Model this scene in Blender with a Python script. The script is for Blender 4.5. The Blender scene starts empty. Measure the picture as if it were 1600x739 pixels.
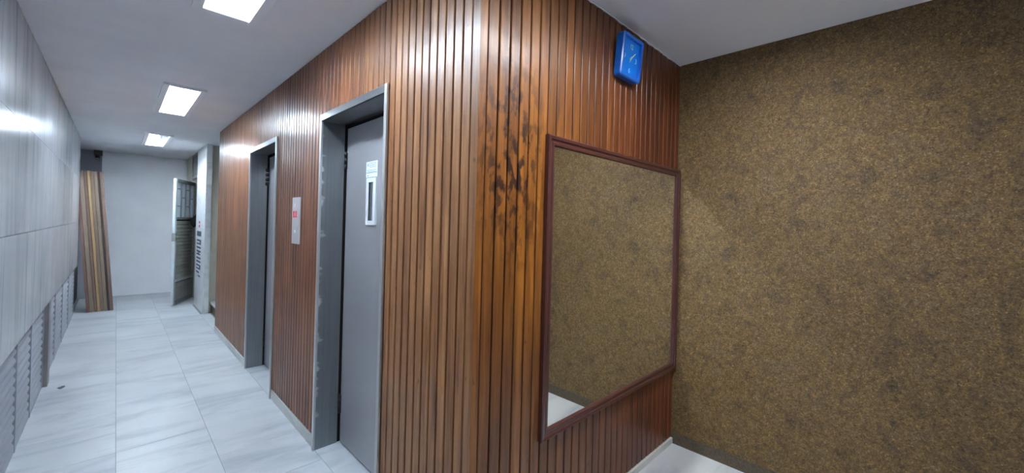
import bpy, bmesh, math, random
from mathutils import Vector, Matrix

random.seed(7)
SC = bpy.context.scene
COL = SC.collection
R = math.radians

# ------------------------------------------------------------------ camera
YAW, PITCH, ROLL = R(44.814), R(0.117), R(1.5134)
FOCAL_PX, PP_Y = 622.84, 349.605
cam_data = bpy.data.cameras.new('camera')
cam = bpy.data.objects.new('camera', cam_data)
COL.objects.link(cam)
cam_data.sensor_fit = 'HORIZONTAL'
cam_data.sensor_width = 36.0
cam_data.lens = FOCAL_PX / 1600.0 * 36.0
cam_data.shift_y = (PP_Y - 369.5) / 1600.0
cam_data.clip_start = 0.02
f0 = Vector((math.sin(YAW), math.cos(YAW), 0)); r0 = Vector((math.cos(YAW), -math.sin(YAW), 0)); u0 = Vector((0, 0, 1))
fw = math.cos(PITCH) * f0 + math.sin(PITCH) * u0
up = -math.sin(PITCH) * f0 + math.cos(PITCH) * u0
rt = math.cos(ROLL) * r0 + math.sin(ROLL) * up
up2 = -math.sin(ROLL) * r0 + math.cos(ROLL) * up
cam.matrix_world = Matrix(((rt.x, up2.x, -fw.x, 0), (rt.y, up2.y, -fw.y, 0), (rt.z, up2.z, -fw.z, 1.45), (0, 0, 0, 1)))
SC.camera = cam

# ------------------------------------------------------------------ world, exposure
world = bpy.data.worlds.new('world'); SC.world = world
world.use_nodes = True
world.node_tree.nodes['Background'].inputs[0].default_value = (0.75, 0.82, 1.0, 1)
world.node_tree.nodes['Background'].inputs[1].default_value = 0.35
SC.view_settings.view_transform = 'Standard'
SC.view_settings.look = 'None'
SC.view_settings.gamma = 1.0
SC.view_settings.exposure = 1.35
SC.view_settings.use_curve_mapping = False
SC.cycles.use_denoising = True
SC.cycles.blur_glossy = 0.0
SC.cycles.max_bounces = 14
SC.cycles.diffuse_bounces = 6
SC.cycles.glossy_bounces = 6
SC.cycles.sample_clamp_indirect = 40.0
OPAL = 25.0                       # emission strength of the opal diffuser over the alcove
TUBE_BOOST = 125.0                  # tube by the end wall, strength raised to brighten that wall
TUBE = 38.0                       # emission strength of a lit fluorescent tube

# ------------------------------------------------------------------ main dimensions (metres)
H = 2.53            # ceiling
XW = 0.914          # face of the wood-clad wall beside the corridor
YC = 1.106          # face of the wood-clad wall with the mirror
XG = 2.636          # granular wall
XL = -0.380         # marble wall
YB = 9.91           # back wall
Y0 = -2.6           # wall behind the photographer
ZA = 0.038          # floor level of the alcove in front of the mirror
NEAR = (1.775, 2.645)
FAR = (3.615, 4.515)
DOOR_TOP = 2.108
WOOD_END = 6.22

# ------------------------------------------------------------------ materials
def mat(name):
    m = bpy.data.materials.new(name); m.use_nodes = True
    nt = m.node_tree
    return m, nt, nt.nodes['Principled BSDF']

def N(nt, typ, **kw):
    n = nt.nodes.new(typ)
    for k, v in kw.items():
        if k.startswith('i_'):
            key = k[2:]
            key = int(key) if key.isdigit() else key.replace('_', ' ')
            n.inputs[key].default_value = v
        else:
            setattr(n, k, v)
    return n

def srgb(r, g, b):
    f = lambda c: (c / 255) / 12.92 if c / 255 <= 0.04045 else ((c / 255 + 0.055) / 1.055) ** 2.4
    return (f(r), f(g), f(b), 1)

def ramp(nt, stops, interp='LINEAR'):
    n = nt.nodes.new('ShaderNodeValToRGB'); n.color_ramp.interpolation = interp
    e = n.color_ramp.elements
    while len(e) < len(stops): e.new(0.5)
    for el, (p, c) in zip(e, stops): el.position = p; el.color = c
    return n

def pos_mapped(nt, scale, rot=(0, 0, 0), rand=0.0):
    g = N(nt, 'ShaderNodeNewGeometry')
    src = g.outputs['Position']
    if rand:
        oi = N(nt, 'ShaderNodeObjectInfo')
        mu = N(nt, 'ShaderNodeMath', operation='MULTIPLY'); mu.inputs[1].default_value = rand
        nt.links.new(oi.outputs['Random'], mu.inputs[0])
        cb = N(nt, 'ShaderNodeCombineXYZ')
        nt.links.new(mu.outputs[0], cb.inputs[0]); nt.links.new(mu.outputs[0], cb.inputs[1]); nt.links.new(mu.outputs[0], cb.inputs[2])
        ad = N(nt, 'ShaderNodeVectorMath', operation='ADD')
        nt.links.new(src, ad.inputs[0]); nt.links.new(cb.outputs[0], ad.inputs[1])
        src = ad.outputs[0]
    mp = N(nt, 'ShaderNodeMapping')
    mp.inputs['Scale'].default_value = scale; mp.inputs['Rotation'].default_value = rot
    nt.links.new(src, mp.inputs['Vector'])
    return mp

def noise(nt, vec, scale=1.0, detail=4.0, rough=0.55, dist=0.0):
    n = N(nt, 'ShaderNodeTexNoise')
    n.inputs['Scale'].default_value = scale; n.inputs['Detail'].default_value = detail
    n.inputs['Roughness'].default_value = rough; n.inputs['Distortion'].default_value = dist
    nt.links.new(vec.outputs[0], n.inputs['Vector'])
    return n

def mixc(nt, fac, a, b, blend='MIX'):
    m = N(nt, 'ShaderNodeMix', data_type='RGBA', blend_type=blend)
    for sock, v in ((m.inputs[0], fac), (m.inputs[6], a), (m.inputs[7], b)):
        if hasattr(v, 'links') or isinstance(v, bpy.types.NodeSocket): nt.links.new(v, sock)
        else: sock.default_value = v
    return m.outputs[2]

def bump(nt, h, bs, strength=0.2, dist=0.01):
    b = N(nt, 'ShaderNodeBump'); b.inputs['Strength'].default_value = strength; b.inputs['Distance'].default_value = dist
    nt.links.new(h, b.inputs['Height']); nt.links.new(b.outputs[0], bs.inputs['Normal'])

def plain(name, rgb, rough=0.5, metal=0.0, coat=0.0, var=0.0, vscale=8.0):
    m, nt, bs = mat(name)
    bs.inputs['Base Color'].default_value = srgb(*rgb)
    bs.inputs['Roughness'].default_value = rough
    bs.inputs['Metallic'].default_value = metal
    bs.inputs['Coat Weight'].default_value = coat
    if var:
        mp = pos_mapped(nt, (1, 1, 1)); n = noise(nt, mp, vscale, 5)
        lo = tuple(c * (1 - var) for c in srgb(*rgb)[:3]) + (1,)
        hi = tuple(min(1, c * (1 + var)) for c in srgb(*rgb)[:3]) + (1,)
        rp = ramp(nt, [(0.3, lo), (0.7, hi)])
        nt.links.new(n.outputs[0], rp.inputs[0]); nt.links.new(rp.outputs[0], bs.inputs['Base Color'])
    return m

def make_wood(name, face):
    """varnished tongue-and-groove board; the varnish is worn to orange next to the corner of the mirror side"""
    m, nt, bs = mat(name)
    grain = noise(nt, pos_mapped(nt, (42, 42, 2.0), rand=37.0), 1.0, 6, 0.62, 0.6)
    broad = noise(nt, pos_mapped(nt, (5, 5, 0.9), rand=11.0), 1.0, 3)
    if face == 'corridor':
        dark, mid, light = srgb(84, 50, 30), srgb(142, 99, 61), srgb(178, 131, 83)
    else:
        dark, mid, light = srgb(52, 30, 15), srgb(112, 74, 36), srgb(146, 102, 54)
    rg = ramp(nt, [(0.24, dark), (0.46, mid), (0.76, light)])
    nt.links.new(grain.outputs[0], rg.inputs[0])
    rb = ramp(nt, [(0.3, (0.72, 0.66, 0.62, 1)), (0.7, (1.12, 1.1, 1.06, 1))])
    nt.links.new(broad.outputs[0], rb.inputs[0])
    c = mixc(nt, 1.0, rg.outputs[0], rb.outputs[0], 'MULTIPLY')
    kn = noise(nt, pos_mapped(nt, (30, 30, 16), rand=21.0), 1.0, 3, 0.55)      # small knots and specks
    rk = ramp(nt, [(0.68, (1, 1, 1, 1)), (0.76, (0.5, 0.42, 0.38, 1))]); nt.links.new(kn.outputs[0], rk.inputs[0])
    c = mixc(nt, 1.0, c, rk.outputs[0], 'MULTIPLY')
    oi = N(nt, 'ShaderNodeObjectInfo')
    ro = ramp(nt, [(0.0, (0.84, 0.80, 0.78, 1)), (0.5, (1, 0.97, 0.95, 1)), (1.0, (1.12, 1.09, 1.04, 1))])
    nt.links.new(oi.outputs['Random'], ro.inputs[0])
    c = mixc(nt, 1.0, c, ro.outputs[0], 'MULTIPLY')
    sep = N(nt, 'ShaderNodeSeparateXYZ'); g = N(nt, 'ShaderNodeNewGeometry')
    nt.links.new(g.outputs['Position'], sep.inputs[0])
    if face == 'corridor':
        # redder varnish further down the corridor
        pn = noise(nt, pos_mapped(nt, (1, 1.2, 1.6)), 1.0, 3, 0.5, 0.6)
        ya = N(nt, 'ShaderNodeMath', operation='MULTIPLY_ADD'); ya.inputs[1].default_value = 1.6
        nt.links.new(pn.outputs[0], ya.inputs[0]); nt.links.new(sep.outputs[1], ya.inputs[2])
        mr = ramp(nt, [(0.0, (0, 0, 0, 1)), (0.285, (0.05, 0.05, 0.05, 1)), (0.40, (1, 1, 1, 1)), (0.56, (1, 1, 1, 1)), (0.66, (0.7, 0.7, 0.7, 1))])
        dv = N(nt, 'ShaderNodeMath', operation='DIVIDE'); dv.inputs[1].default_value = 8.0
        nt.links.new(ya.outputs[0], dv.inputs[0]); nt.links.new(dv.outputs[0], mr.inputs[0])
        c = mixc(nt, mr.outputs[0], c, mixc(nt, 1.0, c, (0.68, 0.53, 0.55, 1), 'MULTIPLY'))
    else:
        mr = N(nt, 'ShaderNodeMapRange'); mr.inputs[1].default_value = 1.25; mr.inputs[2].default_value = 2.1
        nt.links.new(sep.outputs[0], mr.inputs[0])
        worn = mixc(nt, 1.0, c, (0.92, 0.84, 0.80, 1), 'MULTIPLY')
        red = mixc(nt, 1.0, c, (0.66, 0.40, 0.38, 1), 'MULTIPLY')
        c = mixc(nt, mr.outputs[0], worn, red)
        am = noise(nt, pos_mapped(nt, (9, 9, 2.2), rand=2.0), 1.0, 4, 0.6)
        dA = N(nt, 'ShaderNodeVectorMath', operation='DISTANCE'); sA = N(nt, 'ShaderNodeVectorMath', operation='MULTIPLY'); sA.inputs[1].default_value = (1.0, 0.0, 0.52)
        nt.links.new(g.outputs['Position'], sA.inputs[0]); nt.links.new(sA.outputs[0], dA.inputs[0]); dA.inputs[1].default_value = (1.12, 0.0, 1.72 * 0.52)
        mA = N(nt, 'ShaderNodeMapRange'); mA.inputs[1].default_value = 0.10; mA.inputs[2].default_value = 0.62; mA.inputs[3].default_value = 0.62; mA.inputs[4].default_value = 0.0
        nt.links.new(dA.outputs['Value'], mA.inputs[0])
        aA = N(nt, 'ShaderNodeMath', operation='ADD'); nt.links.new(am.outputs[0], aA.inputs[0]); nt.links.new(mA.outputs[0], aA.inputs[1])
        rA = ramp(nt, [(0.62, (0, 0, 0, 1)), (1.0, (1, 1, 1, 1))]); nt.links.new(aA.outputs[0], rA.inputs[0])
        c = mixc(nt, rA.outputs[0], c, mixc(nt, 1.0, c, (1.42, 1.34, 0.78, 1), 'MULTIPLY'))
        # dark stains in a loose patch at shoulder height near the corner
        st = noise(nt, pos_mapped(nt, (26, 26, 13), rand=3.0), 1.0, 3, 0.6)
        rs = ramp(nt, [(0.49, (0, 0, 0, 1)), (0.58, (1, 1, 1, 1))]); nt.links.new(st.outputs[0], rs.inputs[0])
        d = N(nt, 'ShaderNodeVectorMath', operation='DISTANCE')
        sc = N(nt, 'ShaderNodeVectorMath', operation='MULTIPLY'); sc.inputs[1].default_value = (1.0, 0.0, 0.42)
        nt.links.new(g.outputs['Position'], sc.inputs[0]); nt.links.new(sc.outputs[0], d.inputs[0])
        d.inputs[1].default_value = (1.09, 0.0, 1.72 * 0.42)
        md = N(nt, 'ShaderNodeMapRange'); md.inputs[1].default_value = 0.08; md.inputs[2].default_value = 0.24
        md.inputs[3].default_value = 0.95; md.inputs[4].default_value = 0.0
        nt.links.new(d.outputs['Value'], md.inputs[0])
        mm = N(nt, 'ShaderNodeMath', operation='MULTIPLY')
        nt.links.new(rs.outputs[0], mm.inputs[0]); nt.links.new(md.outputs[0], mm.inputs[1])
        c = mixc(nt, mm.outputs[0], c, srgb(40, 18, 10))
    nt.links.new(c, bs.inputs['Base Color'])
    bs.inputs['Roughness'].default_value = 0.46
    bs.inputs['Specular IOR Level'].default_value = 0.35
    bs.inputs['Coat Weight'].default_value = 0.28 if face == 'corridor' else 0.32
    bs.inputs['Coat Roughness'].default_value = 0.22
    bump(nt, grain.outputs[0], bs, 0.12, 0.004)
    return m

def make_marble(name, base, vein, streak, rot, rough, contrast=0.55, rnd=5.0):
    m, nt, bs = mat(name)
    mp = pos_mapped(nt, streak, rot, rand=rnd)
    n1 = noise(nt, mp, 1.0, 7, 0.62, 1.2)
    n2 = noise(nt, pos_mapped(nt, (1.6, 1.6, 1.6), rand=rnd), 1.0, 4, 0.5, 0.5)
    r1 = ramp(nt, [(0.33, vein), (0.52, base), (0.8, tuple(min(1, x * 1.06) for x in base[:3]) + (1,))])
    nt.links.new(n1.outputs[0], r1.inputs[0])
    r2 = ramp(nt, [(0.3, (0.86, 0.87, 0.9, 1)), (0.7, (1.05, 1.05, 1.04, 1))])
    nt.links.new(n2.outputs[0], r2.inputs[0])
    c = mixc(nt, 1.0, mixc(nt, contrast, base, r1.outputs[0]), r2.outputs[0], 'MULTIPLY')
    nt.links.new(c, bs.inputs['Base Color'])
    bs.inputs['Roughness'].default_value = rough
    return m

def make_granite():
    m, nt, bs = mat('granular_wall')
    blot = noise(nt, pos_mapped(nt, (8, 8, 8)), 1.0, 9, 0.78, 0.3)
    rp = ramp(nt, [(0.26, srgb(76, 60, 47)), (0.40, srgb(92, 75, 52)), (0.50, srgb(114, 91, 54)), (0.60, srgb(105, 88, 63)), (0.74, srgb(130, 97, 55))])
    nt.links.new(blot.outputs[0], rp.inputs[0])
    v = N(nt, 'ShaderNodeTexVoronoi'); v.inputs['Scale'].default_value = 190
    mp = pos_mapped(nt, (1, 1, 1)); nt.links.new(mp.outputs[0], v.inputs['Vector'])
    sp = N(nt, 'ShaderNodeSeparateColor'); nt.links.new(v.outputs['Color'], sp.inputs[0])
    r2 = ramp(nt, [(0.0, (0.55, 0.52, 0.48, 1)), (0.3, (0.88, 0.87, 0.84, 1)), (0.8, (1.08, 1.08, 1.06, 1)), (0.95, (1.25, 1.25, 1.22, 1)), (1.0, (1.8, 1.8, 1.8, 1))])
    nt.links.new(sp.outputs[0], r2.inputs[0])
    c = mixc(nt, 1.0, rp.outputs[0], r2.outputs[0], 'MULTIPLY')
    fine = noise(nt, pos_mapped(nt, (62, 62, 62)), 1.0, 6, 0.8)
    r3 = ramp(nt, [(0.32, (0.34, 0.31, 0.27, 1)), (0.5, (0.95, 0.94, 0.91, 1)), (0.68, (1.42, 1.40, 1.36, 1))]); nt.links.new(fine.outputs[0], r3.inputs[0])
    c = mixc(nt, 1.0, c, r3.outputs[0], 'MULTIPLY')
    # a few pale chips of stone
    v2 = N(nt, 'ShaderNodeTexVoronoi'); v2.inputs['Scale'].default_value = 42
    nt.links.new(mp.outputs[0], v2.inputs['Vector'])
    ch = N(nt, 'ShaderNodeMath', operation='LESS_THAN'); ch.inputs[1].default_value = 0.13
    nt.links.new(v2.outputs['Distance'], ch.inputs[0])
    s2 = N(nt, 'ShaderNodeSeparateColor'); nt.links.new(v2.outputs['Color'], s2.inputs[0])
    g2 = N(nt, 'ShaderNodeMath', operation='GREATER_THAN'); g2.inputs[1].default_value = 0.86
    nt.links.new(s2.outputs[0], g2.inputs[0])
    mu = N(nt, 'ShaderNodeMath', operation='MULTIPLY'); nt.links.new(ch.outputs[0], mu.inputs[0]); nt.links.new(g2.outputs[0], mu.inputs[1])
    c = mixc(nt, mu.outputs[0], c, srgb(150, 140, 116))
    nt.links.new(c, bs.inputs['Base Color'])
    bs.inputs['Roughness'].default_value = 0.5
    bs.inputs['Specular IOR Level'].default_value = 0.4
    hm = N(nt, 'ShaderNodeMath', operation='MULTIPLY_ADD'); hm.inputs[1].default_value = 0.35
    nt.links.new(v.outputs['Distance'], hm.inputs[0]); nt.links.new(fine.outputs[0], hm.inputs[2])
    bump(nt, hm.outputs[0], bs, 0.7, 0.006)
    return m

def make_steel(name, rgb, rough, smear=False):
    m, nt, bs = mat(name)
    n = noise(nt, pos_mapped(nt, (90, 90, 1.5)), 1.0, 3, 0.6)
    base = srgb(*rgb)
    rp = ramp(nt, [(0.3, tuple(c * 0.9 for c in base[:3]) + (1,)), (0.7, tuple(c * 1.08 for c in base[:3]) + (1,))])
    nt.links.new(n.outputs[0], rp.inputs[0])
    col = rp.outputs[0]
    metal = 0.85
    if smear:      # white paint dragged over the edge of the jamb
        g = N(nt, 'ShaderNodeNewGeometry'); s = N(nt, 'ShaderNodeSeparateXYZ'); nt.links.new(g.outputs['Position'], s.inputs[0])
        pn = noise(nt, pos_mapped(nt, (5, 5, 14)), 1.0, 4, 0.6)
        mr = N(nt, 'ShaderNodeMapRange'); mr.inputs[1].default_value = 0.90; mr.inputs[2].default_value = 0.965
        mr.inputs[3].default_value = 0.10; mr.inputs[4].default_value = -0.14
        nt.links.new(s.outputs[0], mr.inputs[0])
        ad = N(nt, 'ShaderNodeMath', operation='ADD'); nt.links.new(pn.outputs[0], ad.inputs[0]); nt.links.new(mr.outputs[0], ad.inputs[1])
        rs = ramp(nt, [(0.57, (0, 0, 0, 1)), (0.66, (0.8, 0.8, 0.8, 1))]); nt.links.new(ad.outputs[0], rs.inputs[0])
        col = mixc(nt, rs.outputs[0], col, srgb(205, 208, 206))
        iv = N(nt, 'ShaderNodeMath', operation='MULTIPLY_ADD'); iv.inputs[1].default_value = -0.8; iv.inputs[2].default_value = metal
        nt.links.new(rs.outputs[0], iv.inputs[0]); nt.links.new(iv.outputs[0], bs.inputs['Metallic'])
    else:
        bs.inputs['Metallic'].default_value = metal
    nt.links.new(col, bs.inputs['Base Color'])
    bs.inputs['Roughness'].default_value = rough
    bump(nt, n.outputs[0], bs, 0.04, 0.002)
    return m

def emitter(name, rgb, strength):
    m, nt, bs = mat(name)
    bs.inputs['Base Color'].default_value = (0.9, 0.9, 0.9, 1)
    bs.inputs['Emission Color'].default_value = rgb + (1,)
    bs.inputs['Emission Strength'].default_value = strength
    return m

M = {}
M['wood_c'] = make_wood('varnished_boards_corridor', 'corridor')
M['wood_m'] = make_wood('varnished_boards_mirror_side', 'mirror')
M['backing'] = plain('dark_wood_backing', (20, 9, 6), 0.9)
M['floor'] = make_marble('floor_marble', srgb(183, 187, 190), srgb(146, 152, 160), (0.9, 3.4, 4), (0, 0, R(12)), 0.36, 0.8)
M['strip'] = make_marble('marble_strip', srgb(196, 196, 190), srgb(150, 152, 152), (3, 3, 12), (0, 0, 0), 0.4, 0.5)
M['grout'] = plain('grey_grout', (120, 122, 124), 0.9)
M['wallmarble'] = make_marble('wall_marble', srgb(180, 181, 186), srgb(142, 144, 152), (7, 7, 0.55), (0, 0, 0), 0.22, 0.75)
M['granite'] = make_granite()
M['kerb'] = plain('dark_stone_base', (82, 72, 58), 0.6, var=0.4, vscale=90)
M['ceil'] = plain('ceiling_paint', (222, 222, 225), 0.85, var=0.04, vscale=2.5)
M['white'] = plain('white_wall_paint', (236, 238, 242), 0.6, var=0.03, vscale=3)
M['beige'] = plain('beige_wall_paint', (205, 200, 184), 0.7, var=0.05, vscale=5)
M['greywall'] = plain('grey_niche_paint', (150, 152, 162), 0.7)
M['steel'] = make_steel('brushed_steel', (150, 153, 156), 0.30)
M['steel_smear'] = make_steel('brushed_steel_with_paint', (140, 144, 148), 0.30, smear=True)
M['flange'] = make_steel('worn_light_steel', (190, 192, 192), 0.4)
M['doorsteel'] = plain('grey_enamelled_steel', (158, 158, 162), 0.32, 0.35, coat=0.15)
M['black'] = plain('black_metal', (16, 17, 20), 0.4)
M['darkgap'] = plain('dark_gap', (10, 10, 12), 0.9)
M['mframe'] = plain('mahogany_moulding', (72, 38, 34), 0.3, coat=0.6, var=0.2, vscale=25)
mm, nt_, bs_ = mat('mirror_silver'); bs_.inputs['Metallic'].default_value = 1.0; bs_.inputs['Roughness'].default_value = 0.0
bs_.inputs['Base Color'].default_value = (0.95, 0.97, 0.94, 1); M['mirror'] = mm
M['blue'] = plain('blue_plastic', (20, 96, 190), 0.28, coat=0.3)
M['bluface'] = plain('blue_clock_face', (10, 118, 214), 0.25)
M['pale'] = plain('pale_print', (168, 205, 236), 0.5)
M['handcream'] = plain('cream_clock_hand', (205, 225, 205), 0.4)
M['plate'] = plain('satin_plate', (196, 196, 200), 0.35, 0.3)
M['red'] = emitter('red_indicator', (0.9, 0.04, 0.10), 0.15); M['red'].node_tree.nodes['Principled BSDF'].inputs['Base Color'].default_value = srgb(196, 18, 40)
M['paper'] = plain('paper', (214, 226, 232), 0.7)
M['ink'] = plain('grey_ink', (132, 150, 160), 0.8)
M['inkdark'] = plain('dark_ink', (70, 80, 92), 0.8)
M['winframe'] = plain('white_window_frame', (208, 214, 218), 0.4)
M['winglass'] = plain('dim_wired_glass', (150, 156, 160), 0.12, coat=0.6)
M['grille'] = plain('grey_painted_grille', (150, 154, 163), 0.45, 0.1)
M['grillepost'] = plain('dull_brown_grey_post', (122, 118, 118), 0.5)
M['gate'] = plain('grey_gate_enamel', (132, 136, 132), 0.45, 0.2)
M['gatelouver'] = plain('olive_grey_louvre', (172, 173, 164), 0.5, 0.2)
M['gateedge'] = plain('pale_gate_edge', (186, 196, 200), 0.4)
mg, nt_, bs_ = mat('frosted_pane'); bs_.inputs['Base Color'].default_value = srgb(225, 232, 238); bs_.inputs['Roughness'].default_value = 0.4
tl = N(nt_, 'ShaderNodeBsdfTranslucent'); tl.inputs[0].default_value = srgb(236, 241, 246); mx = N(nt_, 'ShaderNodeMixShader'); mx.inputs[0].default_value = 0.7
nt_.links.new(bs_.outputs[0], mx.inputs[1]); nt_.links.new(tl.outputs[0], mx.inputs[2]); nt_.links.new(mx.outputs[0], nt_.nodes['Material Output'].inputs[0]); M['frost'] = mg
M['pillar'] = make_marble('pilaster_marble', srgb(206, 208, 208), srgb(160, 162, 160), (3, 3, 5), (0, 0, 0), 0.3, 0.5)
M['signink'] = plain('navy_letters', (58, 70, 88), 0.7)
M['signred'] = plain('red_mark', (176, 66, 92), 0.7)
M['cloth'] = plain('black_cloth', (14, 14, 16), 0.85)
M['lamp'] = plain('white_lamp_enamel', (222, 224, 226), 0.45)
M['reflector'] = plain('bright_reflector', (235, 238, 240), 0.3, 0.1)
M['tube'] = emitter('lit_tube', (0.76, 0.88, 1.0), TUBE)
M['tubeboost'] = emitter('boosted_lit_tube', (0.76, 0.88, 1.0), TUBE_BOOST)
M['opal'] = emitter('lit_opal_diffuser', (0.92, 0.96, 1.0), OPAL)
M['tubeoff'] = plain('unlit_tube', (214, 220, 226), 0.35)
M['transom'] = plain('dim_transom_glass', (92, 88, 96), 0.35, var=0.3, vscale=30)
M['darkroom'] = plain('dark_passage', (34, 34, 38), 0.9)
M['camera_box'] = plain('dull_brown_housing', (74, 72, 66), 0.5)
PLANKS = [(112, 84, 72), (132, 114, 100), (106, 84, 70), (160, 130, 90), (118, 99, 83), (124, 108, 92), (54, 40, 36), (108, 86, 74)]
def make_plank_mat(i, rgb):
    m, nt, bs = mat('plank_timber')
    tc = N(nt, 'ShaderNodeTexCoord'); mp = N(nt, 'ShaderNodeMapping'); mp.inputs['Scale'].default_value = (60, 60, 2); mp.inputs['Location'].default_value = (i * 3.7, 0, 0)
    nt.links.new(tc.outputs['Object'], mp.inputs['Vector'])
    n = noise(nt, mp, 1.0, 4, 0.6)
    b = srgb(*rgb); rp = ramp(nt, [(0.3, tuple(c * 0.72 for c in b[:3]) + (1,)), (0.7, tuple(c * 1.15 for c in b[:3]) + (1,))])
    nt.links.new(n.outputs[0], rp.inputs[0]); nt.links.new(rp.outputs[0], bs.inputs['Base Color'])
    bs.inputs['Roughness'].default_value = 0.6
    return m

# ------------------------------------------------------------------ builders
def world_loc(o):
    v = Vector((0, 0, 0))
    while o: v += Vector(o.location); o = o.parent
    return v

def link(name, me, m=None, parent=None, loc=(0, 0, 0), rot=None):
    o = bpy.data.objects.new(name, me); COL.objects.link(o)
    if m is not None and me is not None and len(me.materials) == 0: me.materials.append(M[m] if isinstance(m, str) else m)
    if parent: o.parent = parent
    o.location = loc
    if rot: o.rotation_euler = rot
    return o

def mesh_of(name, verts, faces, smooth=False):
    me = bpy.data.meshes.new(name); me.from_pydata(verts, [], faces); me.update()
    bm = bmesh.new(); bm.from_mesh(me); bmesh.ops.recalc_face_normals(bm, faces=bm.faces); bm.to_mesh(me); bm.free()
    if smooth:
        for p in me.polygons: p.use_smooth = True
    return me

def box_bm(bm, x0, x1, y0, y1, z0, z1, bevel=0.0):
    g = bmesh.ops.create_cube(bm, size=1.0)
    vs = g['verts']
    for v in vs:
        v.co = Vector((x0 + (v.co.x + .5) * (x1 - x0), y0 + (v.co.y + .5) * (y1 - y0), z0 + (v.co.z + .5) * (z1 - z0)))
    if bevel:
        es = list({e for v in vs for e in v.link_edges})
        bmesh.ops.bevel(bm, geom=es, offset=bevel, segments=2, affect='EDGES', profile=0.6)

def box_mesh(name, boxes, bevel=0.0):
    bm = bmesh.new()
    for b in boxes: box_bm(bm, *b, bevel=bevel)
    me = bpy.data.meshes.new(name); bm.to_mesh(me); bm.free()
    return me

def B(name, b, m, parent=None, bevel=0.0):
    """box (or list of boxes) in the parent's frame when the parent stands somewhere, else in the world; origin at its base centre"""
    bl = b if isinstance(b, list) else [b]
    x0 = min(q[0] for q in bl); x1 = max(q[1] for q in bl); y0 = min(q[2] for q in bl); y1 = max(q[3] for q in bl); z0 = min(q[4] for q in bl)
    cx, cy = (x0 + x1) / 2, (y0 + y1) / 2
    me = box_mesh(name, [(q[0] - cx, q[1] - cx, q[2] - cy, q[3] - cy, q[4] - z0, q[5] - z0) for q in bl], bevel)
    return link(name, me, m, parent, (cx, cy, z0))

def W(name, b, m, parent, bevel=0.0):
    """box given in world coordinates under an unrotated parent"""
    o = B(name, b, m, None, bevel); o.parent = parent
    o.location = Vector(o.location) - world_loc(parent)
    return o

def under(o, part):
    """makes o a sub-part of an unrotated part of the same thing"""
    o.location = Vector(o.location) - Vector(part.location); o.parent = part
    return o

def empty(name, loc, rot=(0, 0, 0)):
    o = bpy.data.objects.new(name, None); COL.objects.link(o); o.location = loc; o.rotation_euler = rot
    o.empty_display_size = 0.1
    return o

def tag(o, label, cat, group=None):
    o['label'] = label; o['category'] = cat
    if group: o['group'] = group
    return o

def struct(o, label=None):
    o['kind'] = 'structure'
    if label: o['label'] = label
    return o

def cyl_mesh(name, r, L, axis='Z', seg=16, r2=None):
    bm = bmesh.new()
    bmesh.ops.create_cone(bm, cap_ends=True, segments=seg, radius1=r, radius2=r if r2 is None else r2, depth=L)
    if axis == 'X': bmesh.ops.rotate(bm, verts=bm.verts, cent=(0, 0, 0), matrix=Matrix.Rotation(R(90), 3, 'Y'))
    if axis == 'Y': bmesh.ops.rotate(bm, verts=bm.verts, cent=(0, 0, 0), matrix=Matrix.Rotation(R(90), 3, 'X'))
    me = bpy.data.meshes.new(name); bm.to_mesh(me); bm.free()
    for p in me.polygons: p.use_smooth = len(p.vertices) == 4
    return me

def tube_mesh(name, pts, r, seg=8):
    verts, faces = [], []
    n = len(pts); pts = [Vector(p) for p in pts]
    for i, p in enumerate(pts):
        t = (pts[min(i + 1, n - 1)] - pts[max(i - 1, 0)]).normalized()
        a = t.cross(Vector((0.31, 0.17, 0.93))).normalized(); b = t.cross(a)
        rr = r[i] if isinstance(r, (list, tuple)) else r
        for k in range(seg):
            th = 2 * math.pi * k / seg
            verts.append(p + a * math.cos(th) * rr + b * math.sin(th) * rr)
    for i in range(n - 1):
        for k in range(seg):
            faces.append((i * seg + k, i * seg + (k + 1) % seg, (i + 1) * seg + (k + 1) % seg, (i + 1) * seg + k))
    faces.append(tuple(range(seg))[::-1]); faces.append(tuple(range((n - 1) * seg, n * seg)))
    return mesh_of(name, verts, faces, True)

def text_mesh(name, txt, size, extrude=0.0008):
    cu = bpy.data.curves.new(name, 'FONT'); cu.body = txt; cu.size = size; cu.extrude = extrude
    cu.align_x = 'CENTER'; cu.align_y = 'CENTER'; cu.resolution_u = 3
    tmp = bpy.data.objects.new(name + '_tmp', cu); COL.objects.link(tmp)
    bpy.context.view_layer.update()
    me = bpy.data.meshes.new_from_object(tmp.evaluated_get(bpy.context.evaluated_depsgraph_get()))
    bpy.data.objects.remove(tmp); bpy.data.curves.remove(cu)
    return me

# ------------------------------------------------------------------ floor
floor = struct(B('floor', (-0.62, 2.9, Y0 - .1, YB + .7, -0.12, -0.0025), 'grout'))
def slab(x0, x1, y0, y1, z=0.0, t=0.02, m='floor', parent=floor, name='marble_slab'):
    g = 0.0014
    return W(name, (x0 + g, x1 - g, y0 + g, y1 - g, z - t, z), m, parent)
cols = [(-0.415, 0.028, [Y0, -1.95, -0.17, 1.61, 3.394, 5.17, 6.95, 8.73, YB]),
        (0.028, 0.470, [Y0, -0.62, 0.73, 2.06, 3.394, 4.73, 6.07, 7.40, 8.74, YB]),
        (0.470, 0.914, [Y0, -0.9, 0.0, 0.72, 1.61, 2.50, 2.945, 3.842, 4.73, 5.62, 6.51, 7.40, 8.29, 9.18, YB])]
for x0, x1, ys in cols:
    for a, b in zip(ys, ys[1:]): slab(x0, x1, a, b)
slab(0.914, 1.08, NEAR[0], NEAR[1]); slab(0.914, 1.08, FAR[0], FAR[1])            # thresholds of the lifts
slab(0.914, 1.03, WOOD_END, 7.42); slab(0.914, 1.9, 8.30, 9.10)
slab(0.914, 1.0, Y0, YC, t=0.02)
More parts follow.
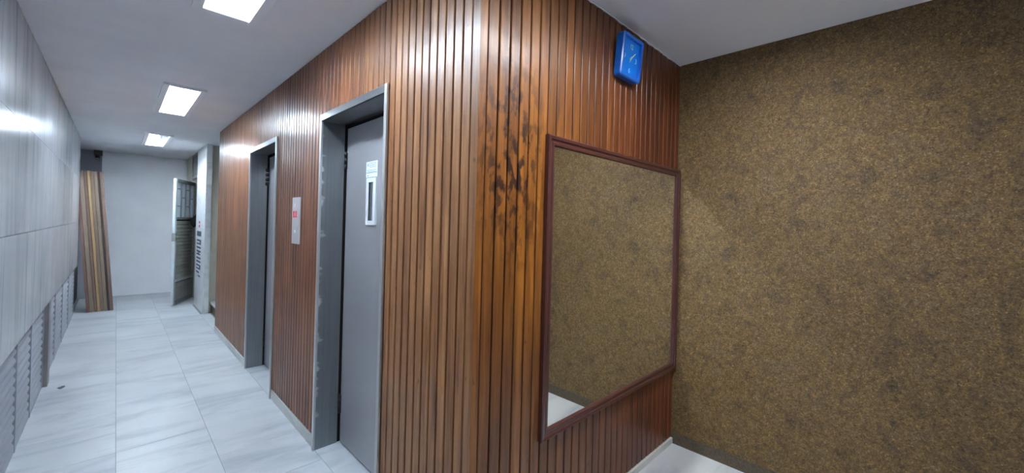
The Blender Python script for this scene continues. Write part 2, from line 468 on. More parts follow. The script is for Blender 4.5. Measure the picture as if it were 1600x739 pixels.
# slightly raised paving of the alcove in front of the mirror
for x0, x1 in ((1.0, 1.55), (1.55, 2.10), (2.10, XG)):
    for a, b in ((Y0, -1.5), (-1.5, -0.4), (-0.4, 0.62), (0.62, YC)):
        slab(x0, x1, a, b, ZA, 0.038)

# ------------------------------------------------------------------ lamps' openings and ceiling
LAMPS = [('Y', 0.25, 0.535, 1.365, 2.61), ('Y', 0.25, 0.535, 4.28, 5.53), ('Y', 0.25, 0.535, 7.05, 8.26),
         ('X', 0.72, 1.97, 0.29, 0.575)]
def ceiling():
    xs = sorted({-0.62, 2.9} | {v for l in LAMPS for v in (l[1] + .012, l[2] - .012)})
    ys = sorted({Y0 - .1, YB + .7} | {v for l in LAMPS for v in (l[3] + .012, l[4] - .012)})
    bl = []
    for a, b in zip(xs, xs[1:]):
        for c, d in zip(ys, ys[1:]):
            mx, my = (a + b) / 2, (c + d) / 2
            if any(l[1] < mx < l[2] and l[3] < my < l[4] for l in LAMPS): continue
            bl.append((a, b, c, d))
    verts, faces = [], []
    for a, b, c, d in bl:
        i = len(verts); verts += [(a, c, 0), (b, c, 0), (b, d, 0), (a, d, 0)]; faces.append((i, i + 3, i + 2, i + 1))
    me = bpy.data.meshes.new('ceiling'); me.from_pydata(verts, [], faces)
    bm = bmesh.new(); bm.from_mesh(me); bmesh.ops.remove_doubles(bm, verts=bm.verts, dist=1e-5)
    bmesh.ops.recalc_face_normals(bm, faces=bm.faces)
    r = bmesh.ops.extrude_face_region(bm, geom=bm.faces[:])
    for v in [g for g in r['geom'] if isinstance(g, bmesh.types.BMVert)]: v.co.z += 0.16
    bmesh.ops.recalc_face_normals(bm, faces=bm.faces)
    bm.to_mesh(me); bm.free()
    return link('ceiling', me, 'ceil', None, (0, 0, H))
struct(ceiling())

# ------------------------------------------------------------------ walls
wall_left = struct(B('wall_left', (-0.60, XL - 0.022, Y0, 8.45, 0.69, H), 'grout'))
rows = [(0.70, 1.325, [Y0, -0.9, 0.35, 1.6, 2.85, 4.10, 5.35, 6.60, 7.85, 8.45]),
        (1.325, 1.948, [Y0, -1.5, -0.25, 1.0, 2.25, 3.50, 4.75, 6.0, 7.25, 8.45]),
        (1.948, H - 0.002, [Y0, -0.9, 0.35, 1.6, 2.85, 3.285, 3.71, 4.95, 6.2, 7.45, 8.45])]
for z0, z1, ys in rows:
    for a, b in zip(ys, ys[1:]):
        W('marble_tile', (XL - 0.022, XL, a + .0012, b - .0012, z0 + .0012, z1 - .0012), 'wallmarble', wall_left)
W('plinth', (-0.60, XL - 0.075, Y0, 8.45, 0.0, 0.69), 'grillepost', wall_left)
# niche behind the leaning planks
wall_niche = struct(B('wall_niche', (-0.60, -0.45, 8.45, YB, 0.0, H), 'greywall'))
W('niche_shade_sheet', (-0.452, -0.440, 8.452, 9.90, 0.02, 2.12), 'darkgap', wall_niche, 0.002)  # near-black sheet added for the planks' shade on the niche side
struct(B('wall_niche_end', (-0.60, -0.19, YB + 0.02, YB + .2, 0.0, H), 'greywall'))
# back wall and what stands to its right
struct(B('wall_back', (-0.19, 1.15, YB, YB + 0.2, 0.0, H), 'white', None, 0.004))
wall_jamb = struct(B('wall_right', (0.955, 1.15, 9.12, YB, 0.0, H), 'beige'))
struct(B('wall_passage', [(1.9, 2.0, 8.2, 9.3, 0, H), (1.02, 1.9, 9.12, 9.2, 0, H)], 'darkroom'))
# pilaster of white marble slabs
pil = struct(B('wall_pilaster', (0.952, 1.010, 7.432, 8.36, 0.0, H), 'pillar'))
for z0, z1 in ((0.0, 0.62), (0.62, 1.28), (1.28, 1.93), (1.93, H)):
    W('marble_slab', (0.940, 0.952, 7.42, 8.36, z0 + .001, z1 - .001), 'pillar', pil)
    W('marble_slab', (0.952, 1.010, 7.42, 7.432, z0 + .001, z1 - .001), 'pillar', pil)
struct(B('wall_stair', [(1.014, 2.75, 7.50, 7.62, 0.0, H), (2.65, 2.75, 6.2, 7.5, 0, H)], 'beige'))
# wood-clad block: backing slabs
XB = XW + 0.012
wall_elev = struct(B('wall_elevators', [
    (XB, 1.20, YC + .012, NEAR[0] + .012, 0, H), (XB, 1.20, NEAR[0] + .012, NEAR[1] - .012, DOOR_TOP - .012, H),
    (XB, 1.20, NEAR[1] - .012, FAR[0] + .012, 0, H), (XB, 1.20, FAR[0] + .012, FAR[1] - .012, DOOR_TOP - .012, H),
    (XB, 1.20, FAR[1] - .012, WOOD_END, 0, H)], 'backing'))
wall_mir = struct(B('wall_mirror_side', (1.20, 2.75, YC + .012, YC + .2, 0, H), 'backing'))
struct(B('wall_shaft', (1.20, 2.75, WOOD_END - .1, WOOD_END, 0, H), 'backing'))
# granular wall
wall_right = struct(B('wall_granular', (XG, XG + .11, Y0, YC + .012, 0.0, H), 'granite'))
struct(B('wall_front', [(-0.6, -0.1, Y0 - .1, Y0, 0.0, H), (2.3, 2.75, Y0 - .1, Y0, 0.0, H), (-0.1, 2.3, Y0 - .1, Y0, 2.25, H)], 'white'))  # wide opening added behind the camera, lets world light in as fill
struct(B('baseboard_granular', (XG - 0.006, XG, Y0, YC, ZA, ZA + 0.075), 'kerb'))

# boards: shared prism meshes
def board_mesh(w, h, out):
    """cross-section with chamfered front edges; front faces the side 'out' ('-x' or '-y'); centred on its width, base at z=0"""
    g, t, c = 0.0035, 0.012, 0.0028
    a = w / 2 - g
    prof = [(-a, t), (-a, c), (-a + c, 0), (a - c, 0), (a, c), (a, t)]
    vs = []
    for z in (0, h):
        for u, d in prof:
            vs.append((d, u, z) if out == '-x' else (u, d, z))
    n = len(prof)
    fs = [(i, (i + 1) % n, n + (i + 1) % n, n + i) for i in range(n)] + [tuple(range(n))[::-1], tuple(range(n, 2 * n))]
    return mesh_of('board', vs, fs)

STRIP = 0.078
def boards_y(y0, y1, n, z0, z1):
    w = (y1 - y0) / n; me = board_mesh(w, z1 - z0, '-x'); me.materials.append(M['wood_c'])
    for i in range(n):
        link('board', me, None, wall_elev, Vector((XW, y0 + (i + .5) * w, z0)) - world_loc(wall_elev), (0, 0, R(random.uniform(-.9, .9))))
def boards_x(x0, x1, n, z0, z1):
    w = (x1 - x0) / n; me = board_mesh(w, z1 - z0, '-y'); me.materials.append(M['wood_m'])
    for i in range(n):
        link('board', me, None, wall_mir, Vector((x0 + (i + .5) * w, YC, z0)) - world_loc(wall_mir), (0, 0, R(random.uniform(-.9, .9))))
ZT = H - 0.006
boards_y(1.150, NEAR[0], 11, STRIP, ZT)
boards_y(NEAR[0], NEAR[1], 15, DOOR_TOP + .002, ZT)
boards_y(NEAR[1], FAR[0], 17, STRIP, ZT)
boards_y(FAR[0], FAR[1], 16, DOOR_TOP + .002, ZT)
boards_y(FAR[1], WOOD_END, 30, STRIP, ZT)
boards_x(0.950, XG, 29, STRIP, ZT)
# the corner: one narrow board on each face, mitred
me = mesh_of('corner_board', [(0, 0, 0), (0, .042, 0), (.012, .042, 0), (.012, .012, 0), (0, 0, ZT - STRIP), (0, .042, ZT - STRIP), (.012, .042, ZT - STRIP), (.012, .012, ZT - STRIP)],
             [(0, 1, 5, 4), (1, 2, 6, 5), (2, 3, 7, 6), (3, 0, 4, 7), (3, 2, 1, 0), (4, 5, 6, 7)])
link('corner_board', me, 'wood_c', wall_elev, Vector((XW, YC, STRIP)) - world_loc(wall_elev))
me = mesh_of('corner_board', [(0, 0, 0), (.034, 0, 0), (.034, .012, 0), (.012, .012, 0), (0, 0, ZT - STRIP), (.034, 0, ZT - STRIP), (.034, .012, ZT - STRIP), (.012, .012, ZT - STRIP)],
             [(0, 1, 5, 4), (1, 2, 6, 5), (2, 3, 7, 6), (3, 0, 4, 7), (3, 2, 1, 0), (4, 5, 6, 7)])
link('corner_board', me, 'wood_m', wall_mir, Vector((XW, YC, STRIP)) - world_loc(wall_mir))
# marble strips under the boards
struct(B('trim_1', (XW - .004, XB, YC, NEAR[0], 0, STRIP - .003), 'strip'))
struct(B('trim_2', (XW - .004, XB, NEAR[1], FAR[0], 0, STRIP - .003), 'strip'))
struct(B('trim_3', (XW - .004, XB, FAR[1], WOOD_END, 0, STRIP - .003), 'strip'))
struct(B('trim_4', (XW + .02, XG, YC - .012, YC + .012, ZA, STRIP - .003), 'strip'))

# ragged edge of ceiling paint lapping onto the boards of the mirror side
rg = random.Random(5); vs, fs = [], []; n = 46
for i in range(n + 1):
    x = 1.30 + (XG - 1.30) * i / n
    d = .004 + .014 * max(0, rg.random() - .45)
    vs += [(x, 0, 0), (x, 0, -d), (x, -.003, 0), (x, -.003, -d)]
for i in range(n):
    a = 4 * i; fs += [(a + 2, a + 3, a + 7, a + 6), (a + 1, a + 5, a + 7, a + 3)]
struct(link('trim_5', mesh_of('trim_5', vs, fs), 'ceil', None, (0, YC - .001, H)))

# ------------------------------------------------------------------ ceiling lamps
def ceiling_light(ax, x0, x1, y0, y1, label, lit=('tube', 'tube'), opal=False):
    cx, cy = (x0 + x1) / 2, (y0 + y1) / 2
    root = empty('ceiling_light', (cx, cy, H))
    tag(root, label, 'ceiling light', 'recessed fluorescent fixtures in the corridor ceiling')
    if ax == 'X': lx, wy = (x1 - x0) / 2, (y1 - y0) / 2
    else: lx, wy = (y1 - y0) / 2, (x1 - x0) / 2
    def P(b):                       # long axis first -> parent frame
        a0, a1, w0, w1, z0, z1 = b
        return b if ax == 'X' else (w0, w1, a0, a1, z0, z1)
    rim, drop, dep = 0.042, 0.018, 0.085
    for s in (-1, 1):
        B('frame_bar', P((-lx, lx, min(s * wy, s * (wy - rim)), max(s * wy, s * (wy - rim)), -drop, 0.004)), 'lamp', root, 0.003)
        e0 = s * lx; e1 = s * (lx - rim)
        B('frame_bar', P((min(e0, e1), max(e0, e1), -wy + rim, wy - rim, -drop, 0.004)), 'lamp', root, 0.003)
    if opal:
        B('diffuser', P((-lx + rim - .004, lx - rim + .004, -wy + rim - .004, wy - rim + .004, .060, .066)), 'opal', root)
        for s in (-1, 1):
            B('side_panel', P((-lx + rim - .004, lx - rim + .004, min(s * (wy - rim + .004), s * (wy - rim + .010)), max(s * (wy - rim + .004), s * (wy - rim + .010)), 0, .08)), 'lamp', root)
            B('side_panel', P((min(s * (lx - rim + .004), s * (lx - rim + .010)), max(s * (lx - rim + .004), s * (lx - rim + .010)), -wy + rim - .004, wy - rim + .004, 0, .08)), 'lamp', root)
        return root
    # reflector tray: sloping sides and a flat top
    a, w = lx - rim + .004, wy - rim + .004
    vs = [P_ for P_ in ((-a, -w, 0), (a, -w, 0), (a, w, 0), (-a, w, 0), (-a + .02, -w + .035, dep), (a - .02, -w + .035, dep), (a - .02, w - .035, dep), (-a + .02, w - .035, dep))]
    if ax == 'Y': vs = [(q[1], q[0], q[2]) for q in vs]
    me = mesh_of('reflector', vs, [(4, 5, 6, 7), (0, 1, 5, 4), (1, 2, 6, 5), (2, 3, 7, 6), (3, 0, 4, 7)])
    refl = link('reflector', me, 'reflector', root)
    # ridge between the two tubes
    vs = [(-a + .06, -.012, dep - .001), (a - .06, -.012, dep - .001), (a - .06, 0, .004), (-a + .06, 0, .004), (a - .06, .012, dep - .001), (-a + .06, .012, dep - .001)]
    if ax == 'Y': vs = [(q[1], q[0], q[2]) for q in vs]
    link('reflector_ridge', mesh_of('reflector_ridge', vs, [(0, 1, 2, 3), (3, 2, 4, 5), (0, 3, 5), (1, 4, 2)]), 'reflector', refl)
    for k, s in enumerate((-1, 1)):
        L = 2 * a - .10
        off = s * 0.052
        t = link('tube', cyl_mesh('tube', 0.014, L, ax, 14), lit[k], root, (0, off, .034) if ax == 'X' else (off, 0, .034))
        for e in (-1, 1):
            c = e * (L / 2 + .012)
            b = (c - .012, c + .012, off - .016, off + .016, .012, dep)
            B('lamp_holder', P(b), 'lamp', root, 0.002)
    return root
ceiling_light(*LAMPS[0], 'white fluorescent ceiling fixture nearest the camera, cut by the top edge')
ceiling_light(*LAMPS[1], 'glaring fluorescent ceiling fixture in front of the far lift, middle of the corridor')
ceiling_light(*LAMPS[2], 'half lit fluorescent ceiling fixture closest to the white end wall', ('tubeboost', 'tubeoff'))
ceiling_light(*LAMPS[3], 'fluorescent ceiling fixture over the alcove in front of the wall mirror', opal=True)

# ------------------------------------------------------------------ lift doors
def lift_door(name, y0, y1, label, near):
    root = empty(name, (XW, (y0 + y1) / 2, 0)); struct(root, label); root['category'] = 'elevator door'
    fl = 0.022; top = DOOR_TOP; X1 = 1.062
    fr = empty('frame', (0, 0, 0)); fr.parent = root
    sm = 'steel_smear' if near else 'steel'
    # jambs, head, thin flanges lapping over the boards
    W('jamb', (XW - .012, X1 - .012, y1 - .020, y1 - .004, 0.0, top - .04), sm, fr)
    W('jamb', (XW - .012, X1 - .012, y0 + .004, y0 + .020, 0.0, top - .04), 'steel', fr)
    W('head', (XW - .012, X1 - .012, y0 + .004, y1 - .004, top - .040, top - .026), 'steel', fr)
    W('flange', (XW - .014, XW - .002, y1 - .024, y1 + .002, 0.0, top), 'flange', fr, 0.0015)
    W('flange', (XW - .014, XW - .002, y0 - .002, y0 + .024, 0.0, top), 'flange', fr, 0.0015)
    W('flange', (XW - .014, XW - .002, y0 + .024, y1 - .024, top - .040, top), 'steel', fr, 0.0015)
    W('shadow_gap', (X1 + .022, X1 + .055, y0 + .006, y1 - .006, 0.004, top - .03), 'darkgap', fr)
    leaf = W('door_leaf', (X1, X1 + .018, y0 + .024, y1 - .034, 0.012, top - .062), 'doorsteel', root, 0.003)
    # hinges on the far jamb
    for z in ((0.19, 0.32), (1.777, 1.897)):
        if near or z[0] < 1:
            hb = empty('hinge', (X1 - .006 - XW, (y1 - .028) - (y0 + y1) / 2, z[0])); hb.parent = root
            k = 3; L = (z[1] - z[0]) / k
            me = cyl_mesh('knuckle', 0.0085, L - .006, 'Z', 12)
            for i in range(k): link('knuckle', me, 'black', hb, (0, 0, (i + .5) * L))
            B('hinge_plate', (0.002, 0.006, -.016, .010, 0.006, z[1] - z[0] - .006), 'black', hb)
        else:
            hb = empty('hinge', (X1 - .010 - XW, (y1 - .030) - (y0 + y1) / 2, 1.765)); hb.parent = root
            me = bpy.data.meshes.new('knob'); bm = bmesh.new(); bmesh.ops.create_uvsphere(bm, u_segments=12, v_segments=8, radius=.021); bm.to_mesh(me); bm.free()
            for p in me.polygons: p.use_smooth = True
            for i in range(4): link('knob', me, 'black', hb, (0, 0, .02 + i * .045))
            link('pin', cyl_mesh('pin', .008, .16, 'Z', 10), 'plate', hb, (0, 0, .085))
    if near:
        # narrow vision panel
        wy0, wy1, wz0, wz1 = 2.178, 2.300, 1.425, 1.702
        wn = empty('vision_panel', (X1 - XW, (wy0 + wy1) / 2 - (y0 + y1) / 2, wz0)); wn.parent = root
        t = .030
        for b in ((X1 - .010, X1 + .002, wy0, wy0 + t, wz0, wz1), (X1 - .010, X1 + .002, wy1 - t, wy1, wz0, wz1),
                  (X1 - .010, X1 + .002, wy0 + t, wy1 - t, wz0, wz0 + .026), (X1 - .010, X1 + .002, wy0 + t, wy1 - t, wz1 - .026, wz1)):
            W('window_frame', b, 'winframe', wn, 0.003)
        W('window_glass', (X1 - .003, X1 + .001, wy0 + t, wy1 - t, wz0 + .026, wz1 - .026), 'winglass', wn)
        W('window_bar', (X1 - .0075, X1 - .003, wy1 - t - .014, wy1 - t - .002, wz0 + .026, wz1 - .026), 'black', wn)
        W('window_bar', (X1 - .0075, X1 - .003, wy1 - t - .036, wy1 - t - .030, wz0 + .026, wz1 - .026), 'inkdark', wn)
    return root
lift_door('door_1', *NEAR, 'nearest steel lift door with narrow vision panel and paper notice', True)
lift_door('door_2', *FAR, 'farther steel lift door with black knobbed hinge', False)

# paper notice on the near lift door
no = empty('notice', (1.058, 2.245, 1.708)); tag(no, 'small white paper notice taped above the vision panel of the nearest lift door', 'notice')
W('sheet', (1.0595, 1.0615, 2.178, 2.318, 1.708, 1.800), 'paper', no)
for z, w0, w1 in ((1.789, 2.19, 2.285), (1.780, 2.19, 2.28), (1.772, 2.20, 2.285), (1.764, 2.19, 2.27), (1.748, 2.185, 2.31), (1.739, 2.20, 2.30)):
    W('text_line', (1.0590, 1.0595, w0, w1, z, z + .003), 'ink', no)
W('ruled_line', (1.0590, 1.0595, 2.18, 2.316, 1.7325, 1.7355), 'inkdark', no)
W('pictogram', (1.0590, 1.0595, 2.293, 2.300, 1.772, 1.790), 'inkdark', no)
W('stamp', (1.0590, 1.0595, 2.285, 2.302, 1.714, 1.721), 'ink', no)

# call panel between the lifts
cp = empty('call_panel', (XW - .004, 3.09, 1.273)); tag(cp, 'slim grey lift call panel with red indicators between the two lift doors', 'call panel')
W('face_plate', (XW - .012, XW, 3.015, 3.165, 1.273, 1.603), 'plate', cp, 0.003)
for yy in (3.118, 3.070):
    d = W('digit', [(XW - .0152, XW - .0125, yy - .009, yy + .009, 1.468, 1.506), (XW - .0152, XW - .0125, yy + .009, yy + .016, 1.492, 1.502)], 'red', cp)
    f_ = W('digit_foot', (XW - .0152, XW - .0125, yy - .019, yy + .019, 1.460, 1.4675), 'red', cp); under(f_, d)
for z in (1.545, 1.36):
    link('button', cyl_mesh('button', .012, .006, 'X', 14), 'lamp', cp, Vector((XW - .014, 3.09, z)) - world_loc(cp))

# ------------------------------------------------------------------ wall mirror
mx0, mx1, mz0, mz1, my = 1.285, 2.630, 0.535, 1.836, 1.083
mr = empty('wall_mirror', ((mx0 + mx1) / 2, YC, mz0)); tag(mr, 'large rectangular mirror in a dark mahogany moulded frame on the boarded wall', 'mirror')
prof = [(0, .022), (0, .002), (.005, -.002), (.016, 0.0), (.020, .006), (.027, .006), (.031, .002), (.040, .003), (.046, .012), (.046, .022)]
def frame_bar(p, q, din_p, din_q):
    """bar from corner p to corner q (x,z); din: inward diagonal at each end"""
    vs = []
    for c, d in ((p, din_p), (q, din_q)):
        for w, dep in prof: vs.append((c[0] + d[0] * w - (mx0 + mx1) / 2, my + dep - YC, c[1] + d[1] * w - mz0))
    n = len(prof)
    fs = [(i, (i + 1) % n, n + (i + 1) % n, n + i) for i in range(n)] + [tuple(range(n))[::-1], tuple(range(n, 2 * n))]
    return link('frame_moulding', mesh_of('frame_moulding', vs, fs), 'mframe', mr)
frame_bar((mx0, mz0), (mx0, mz1), (1, 1), (1, -1)); frame_bar((mx1, mz0), (mx1, mz1), (-1, 1), (-1, -1))
frame_bar((mx0, mz1), (mx1, mz1), (1, -1), (-1, -1)); frame_bar((mx0, mz0), (mx1, mz0), (1, 1), (-1, 1))
W('mirror_glass', (mx0 + .03, mx1 - .03, 1.0965, 1.1015, mz0 + .03, mz1 - .03), 'mirror', mr)

# ------------------------------------------------------------------ wall clock
ck = empty('wall_clock', (1.900, YC - .002, 2.232), (R(5.5), 0, 0)); tag(ck, 'blue square plastic clock leaning out from the boards below the ceiling', 'clock')
def rounded_ring(name, w, h, r, bar, d0, d1, m):
    def loop(hw, hh, rr):
        pts = []
        for cx, cz, a0 in ((hw - rr, hh - rr, 0), (-hw + rr, hh - rr, 90), (-hw + rr, -hh + rr, 180), (hw - rr, -hh + rr, 270)):
            for k in range(5):
                a = R(a0 + k * 22.5); pts.append((cx + rr * math.cos(a), cz + rr * math.sin(a)))
        return pts
    o = loop(w / 2, h / 2, r); o2 = loop(w / 2 - .006, h / 2 - .006, r - .005); i_ = loop(w / 2 - bar, h / 2 - bar, max(.003, r - bar))
    vs, n = [], len(o)
    for pts, y in ((o, d0), (o, d1 + .006), (o2, d1), (i_, d1 + .001), (i_, d0 - .010)):
        vs += [(x, y, z + h / 2) for x, z in pts]
    fs = []
    for L in range(4):
        for k in range(n): fs.append((L * n + k, L * n + (k + 1) % n, (L + 1) * n + (k + 1) % n, (L + 1) * n + k))
    fs.append(tuple(range(n))[::-1])
    return link(name, mesh_of(name, vs, fs), m, ck)
cw, ch = 0.205, 0.222
rounded_ring('case', cw, ch, .018, .020, -.004, -.046, 'blue')
face_ = B('clock_face', (-cw / 2 + .018, cw / 2 - .018, -.030, -.012, .018, ch - .018), 'bluface', ck)
for t, x, z in (('12', 0, .168), ('3', .058, .108), ('6', 0, .046), ('9', -.058, .108)):
    under(link('numeral', text_mesh('numeral', t, .036), 'pale', ck, (x, -.0312, z), (R(90), 0, 0)), face_)
def hand(name, ang, L, w):
    vs = [(-w, 0, -.012), (w, 0, -.012), (w * .5, 0, L), (-w * .5, 0, L)]
    vs = vs + [(x, -.0015, z) for x, _, z in vs]
    me = mesh_of(name, vs, [(3, 2, 1, 0), (4, 5, 6, 7), (0, 1, 5, 4), (1, 2, 6, 5), (2, 3, 7, 6), (3, 0, 4, 7)])
    return link(name, me, 'handcream', ck, (0, -.034, .108), (0, R(ang), 0))
hand('minute_hand', 48, .056, .004); hand('hour_hand', 205, .022, .0045)
link('hand_pivot', cyl_mesh('hand_pivot', .005, .006, 'Y', 12), 'handcream', ck, (0, -.034, .108))

# ------------------------------------------------------------------ louvred grilles along the foot of the marble wall
def grille(y0, y1, xf, label, post=None, ztop=0.685):
    root = empty('wall_grille', (xf, (y0 + y1) / 2, 0)); tag(root, label, 'grille', 'louvred grilles along the marble wall')
    bt = .018
    W('frame_rail', (xf - .035, xf, y0 + bt, y1 - bt, ztop - .022, ztop), 'grille', root)
    W('frame_rail', (xf - .035, xf, y0 + bt, y1 - bt, 0.0, .030), 'grille', root)
    for a in (y0, y1 - bt): W('frame_stile', (xf - .035, xf + .004, a + .001, a + bt - .001, 0, ztop), 'grille', root)
    n = 11; z0 = .034; p = (ztop - .026 - z0) / n
    L = (y1 - y0) - 2 * bt - .002
    # slat leans outwards at its foot
    vs = []
    for s in (-L / 2, L / 2):
        vs += [(-.026, s, p * .98), (-.022, s, p * .98), (.0, s, 0.013), (.0, s, 0.0), (-.004, s, 0.0), (-.004, s, .010)]
    me = mesh_of('slat', vs, [(k, (k + 1) % 6, 6 + (k + 1) % 6, 6 + k) for k in range(6)] + [(5, 4, 3, 2, 1, 0), (6, 7, 8, 9, 10, 11)])
    me.materials.append(M['grille'])
    for i in range(n): link('slat', me, None, root, (0, 0, z0 + i * p))
    if post: W('post', (xf - .03, XL + .002, post[0], post[1], 0.0, 0.70), 'grillepost', root, 0.002)
    return root
XR = -0.408
grille(2.62, 3.21, XR, 'louvred grey wall grille nearest the camera at the bottom left')
grille(3.21, 3.80, XR, 'louvred grey wall grille at the left edge, second from the camera')
grille(3.80, 4.38, XR, 'louvred grey wall grille, second before the projecting brown post')
grille(4.38, 5.05, XR, 'louvred grey wall grille ending at the projecting brown post', post=(5.055, 5.185))
grille(5.60 - .39, 5.95, XR, 'louvred grey wall grille just beyond the projecting brown post')
grille(5.95, 6.70, XR, 'louvred grey wall grille, second beyond the projecting brown post')
grille(6.70, 7.50, XR, 'louvred grey wall grille, second before the leaning planks')
grille(7.50, 8.36, XR, 'louvred grey wall grille closest to the leaning planks')

# ------------------------------------------------------------------ planks leaning in the niche
edges = [(-.279, -.246), (-.244, -.200), (-.198, -.166), (-.164, -.136), (-.134, -.098), (-.096, -.060), (-.058, -.038), (-.036, .000)]  # next-to-last strip is added, its dark colour standing for a shaded gap
lean = math.atan2(0.150, 2.06)
names = ['reddish brown plank, leftmost of the leaning bundle', 'pale brown plank, second from the left in the leaning bundle', 'brown plank just left of the yellow one in the leaning bundle',
         'yellowish narrow plank in the middle of the leaning bundle', 'brown plank just right of the yellow one in the leaning bundle', 'greyish plank beside the dark gap strip in the leaning bundle', 'dark filler strip painted as the shaded gap, second from the right in the leaning bundle', 'brown plank, rightmost of the leaning bundle']
for i, (a, b) in enumerate(edges):
    w = b - a; Lh = 2.075 - 0.006 * (i % 3)
    me = box_mesh('leaning_plank', [(0, w, 0, 0.11 + .01 * (i % 2), 0, Lh)], 0.0015)
    o = link('leaning_plank', me, make_plank_mat(i, PLANKS[i]), None, (a, 8.47 + .004 * ((i * 5) % 3), .0005), (0, -lean, 0))
    tag(o, names[i], 'plank', 'planks leaning beside the end wall')

# security camera high in the niche
sc_ = empty('security_camera', (-0.235, 9.80, 2.40)); tag(sc_, 'small dark security camera under the ceiling above the leaning planks', 'security camera')
W('housing', (-0.285, -0.185, 9.80, 9.93, 2.448, 2.53), 'camera_box', sc_, 0.006)
link('lens', cyl_mesh('lens', .030, .05, 'Z', 16, .024), 'black', sc_, Vector((-0.245, 9.83, 2.424)) - world_loc(sc_))
link('lens_ring', cyl_mesh('lens_ring', .018, .012, 'Z', 16), 'lamp', sc_, Vector((-0.245, 9.83, 2.395)) - world_loc(sc_))

# ------------------------------------------------------------------ doorway, transom and open gate at the far right
tr = empty('transom_window', (0.965, 8.74, 2.10)); tag(tr, 'dim transom window over the doorway behind the open gate', 'window')
for b in ((0.950, 0.985, 8.362, 9.118, 2.10, 2.145), (0.950, 0.985, 8.362, 9.118, 2.49, H - .001), (0.950, 0.985, 8.362, 8.40, 2.145, 2.49), (0.950, 0.985, 9.08, 9.118, 2.145, 2.49)):
    W('transom_frame', b, 'grillepost', tr)
W('transom_pane', (0.962, 0.972, 8.40, 9.08, 2.145, 2.49), 'transom', tr)
for yy in (8.57, 8.74, 8.91): W('transom_bar', (0.955, 0.962, yy - .006, yy + .006, 2.145, 2.49), 'grillepost', tr)

gx, gy = 0.655, 8.300; hx, hy = 0.985, 9.06
GL = math.hypot(hx - gx, hy - gy)
gt = empty('metal_gate', (gx, gy, 0.0), (0, 0, math.atan2(hy - gy, hx - gx))); tag(gt, 'grey louvred metal gate standing open with a lattice window', 'gate')
T = 0.018   # half thickness; local x runs along the gate, the camera sees the -y side
zt = 2.045; zs = 1.425
B('stile', (0, .055, -T, T, .012, zt), 'gateedge', gt, .003); B('stile', (GL - .05, GL, -T, T, .012, zt), 'gate', gt, .003)
B('rail', (.055, GL - .05, -T, T, zt - .06, zt), 'gate', gt); B('rail', (.055, GL - .05, -T, T, zs - .035, zs), 'gate', gt)
B('rail', (.055, GL - .05, -T - .006, T, .375, .410), 'gateedge', gt); B('rail', (.055, GL - .05, -T, T, .012, .07), 'gate', gt)
B('pane', (.055, GL - .05, -.001, .003, zs, zt - .06), 'frost', gt)
iw = GL - .105
for k in (1, 2, 3):
    x = .055 + iw * k / 4
    B('lattice_bar', (x - .007, x + .007, -T, -.002, zs, zt - .06), 'gate', gt)
for k in range(4):
    xa, xb = .055 + iw * k / 4, .055 + iw * (k + 1) / 4
    for z in ((1.60, 1.88) if k % 2 == 0 else (1.74,)):
        B('lattice_bar', (xa + .02, xb - .02, -T + .002, -.002, z, z + .014), 'gate', gt)
B('louvre_back', (.055, GL - .05, .009, .012, .07, zs - .035), 'darkgap', gt)
p = .056; n = int((zs - .04 - .415) / p)
me = mesh_of('louvre', [(0, .008, p * .98), (0, .004, p * .98), (0, -.016, .004), (0, -.012, 0), (iw, .008, p * .98), (iw, .004, p * .98), (iw, -.016, .004), (iw, -.012, 0)],
             [(0, 1, 5, 4), (1, 2, 6, 5), (2, 3, 7, 6), (3, 0, 4, 7), (3, 2, 1, 0), (4, 5, 6, 7)]); me.materials.append(M['gatelouver'])
for i in range(n): link('louvre', me, None, gt, (.055, 0, .415 + i * p))
for i in range(5): link('louvre', me, None, gt, (.055, 0, .075 + i * p))
lk = B('lock_plate', (-.004, .05, -T - .006, T + .004, 1.04, 1.17), 'gate', gt, .002)
under(link('handle', tube_mesh('handle', [(.025, -T, 1.11), (.025, -T - .045, 1.11), (-.045, -T - .05, 1.108)], .010), 'gate', gt), lk)

# black bag with a strap hooked over the gate
bag = empty('black_bag', (0.985, 8.78, 1.28)); tag(bag, 'black cloth bag hanging by its strap on the open gate', 'bag')
bm = bmesh.new(); bmesh.ops.create_icosphere(bm, subdivisions=3, radius=1.0)
rnd = random.Random(3)
for v in bm.verts:
    k = 1 + .16 * math.sin(5 * v.co.x + 3 * v.co.z) + .10 * math.sin(7 * v.co.y + 4 * v.co.z + 1)
    v.co = Vector((v.co.x * .055 * k, v.co.y * .065 * k, v.co.z * .085 * k - (.02 if v.co.z < 0 else 0)))
me = bpy.data.meshes.new('bag_body'); bm.to_mesh(me); bm.free()
for q in me.polygons: q.use_smooth = True
link('bag_body', me, 'cloth', bag, (-.01, -.01, .09))
link('strap', tube_mesh('strap', [(-.02, -.02, .14), (.0, -.01, .20), (.03, -.02, .21), (.055, -.03, .16), (.06, -.03, .05), (.055, -.03, -.12), (.05, -.03, -.30)], .011), 'cloth', bag)
link('cord', tube_mesh('cord', [(.03, -.03, .15), (.025, -.035, -.05), (.03, -.035, -.25), (.045, -.035, -.46)], .006), 'gateedge', bag)

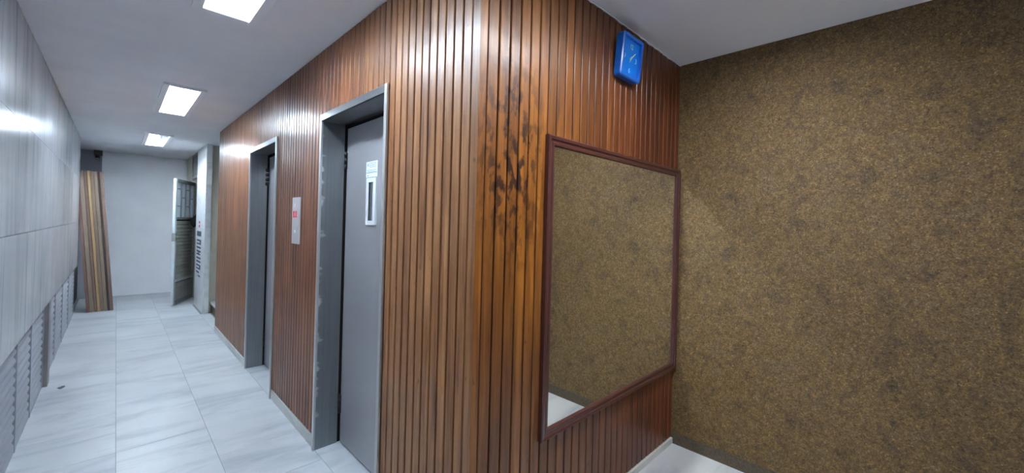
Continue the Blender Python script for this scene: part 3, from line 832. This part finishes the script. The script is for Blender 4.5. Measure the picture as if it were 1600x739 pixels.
# sign on the pilaster
sg = empty('pilaster_sign', (0.9395, 7.95, 0.50)); tag(sg, 'vertical dark lettering with red marks on the marble pilaster', 'sign')
ya, yb = 7.76, 8.18
def bar(z0, z1, a=0.0, b=1.0, m='signink', nm='letter_stroke'):
    W(nm, (0.9375, 0.940, ya + (yb - ya) * a, ya + (yb - ya) * b, z0, z1), m, sg)
bar(1.335, 1.375, .35, .62, 'signred', 'red_mark'); bar(1.275, 1.315, .35, .62, 'signred', 'red_mark')
bar(1.135, 1.215)
bar(1.055, 1.085); bar(1.005, 1.030); bar(1.030, 1.055, 0, .28)
bar(.945, .972)
bar(.885, .912); bar(.840, .864, .1, 1.0); bar(.864, .885, .4, .65)
bar(.780, .806); bar(.725, .750)
bar(.665, .690); bar(.615, .638); bar(.638, .665, 0, .28)
bar(.555, .580, .3, 1.0); bar(.505, .525, 0, .55)

# stairs beyond the end of the boards
st = empty('stair_flight', (1.03, 6.86, 0)); tag(st, 'short flight of stone stairs rising between boards and pilaster', 'stairs')
for i in range(5):
    W('riser', (1.045 + i * .28, 1.075 + (i + 1) * .28, 6.225, 7.495, .165 * i, .165 * (i + 1) - .03), 'kerb', st)  # risers coloured dark for the shade below the treads
    W('tread', (1.03 + i * .28, 1.08 + (i + 1) * .28, 6.224, 7.496, .165 * (i + 1) - .03, .165 * (i + 1)), 'strip', st, .004)

# scrap on the floor
bm = bmesh.new()
vs = [bm.verts.new((.020 * math.cos(a) * (1 + .4 * math.sin(3 * a)), .030 * math.sin(a), .004 + .003 * math.sin(2 * a))) for a in [k * math.pi / 5 for k in range(10)]]
bm.faces.new(vs); r = bmesh.ops.extrude_face_region(bm, geom=bm.faces[:])
for v in [g for g in r['geom'] if isinstance(g, bmesh.types.BMVert)]: v.co.z = .0005
bmesh.ops.recalc_face_normals(bm, faces=bm.faces)
me = bpy.data.meshes.new('litter_scrap'); bm.to_mesh(me); bm.free()
tag(link('litter_scrap', me, 'inkdark', None, (-.295, 4.95, 0)), 'tiny dark scrap lying on the marble floor near the grilles', 'litter')
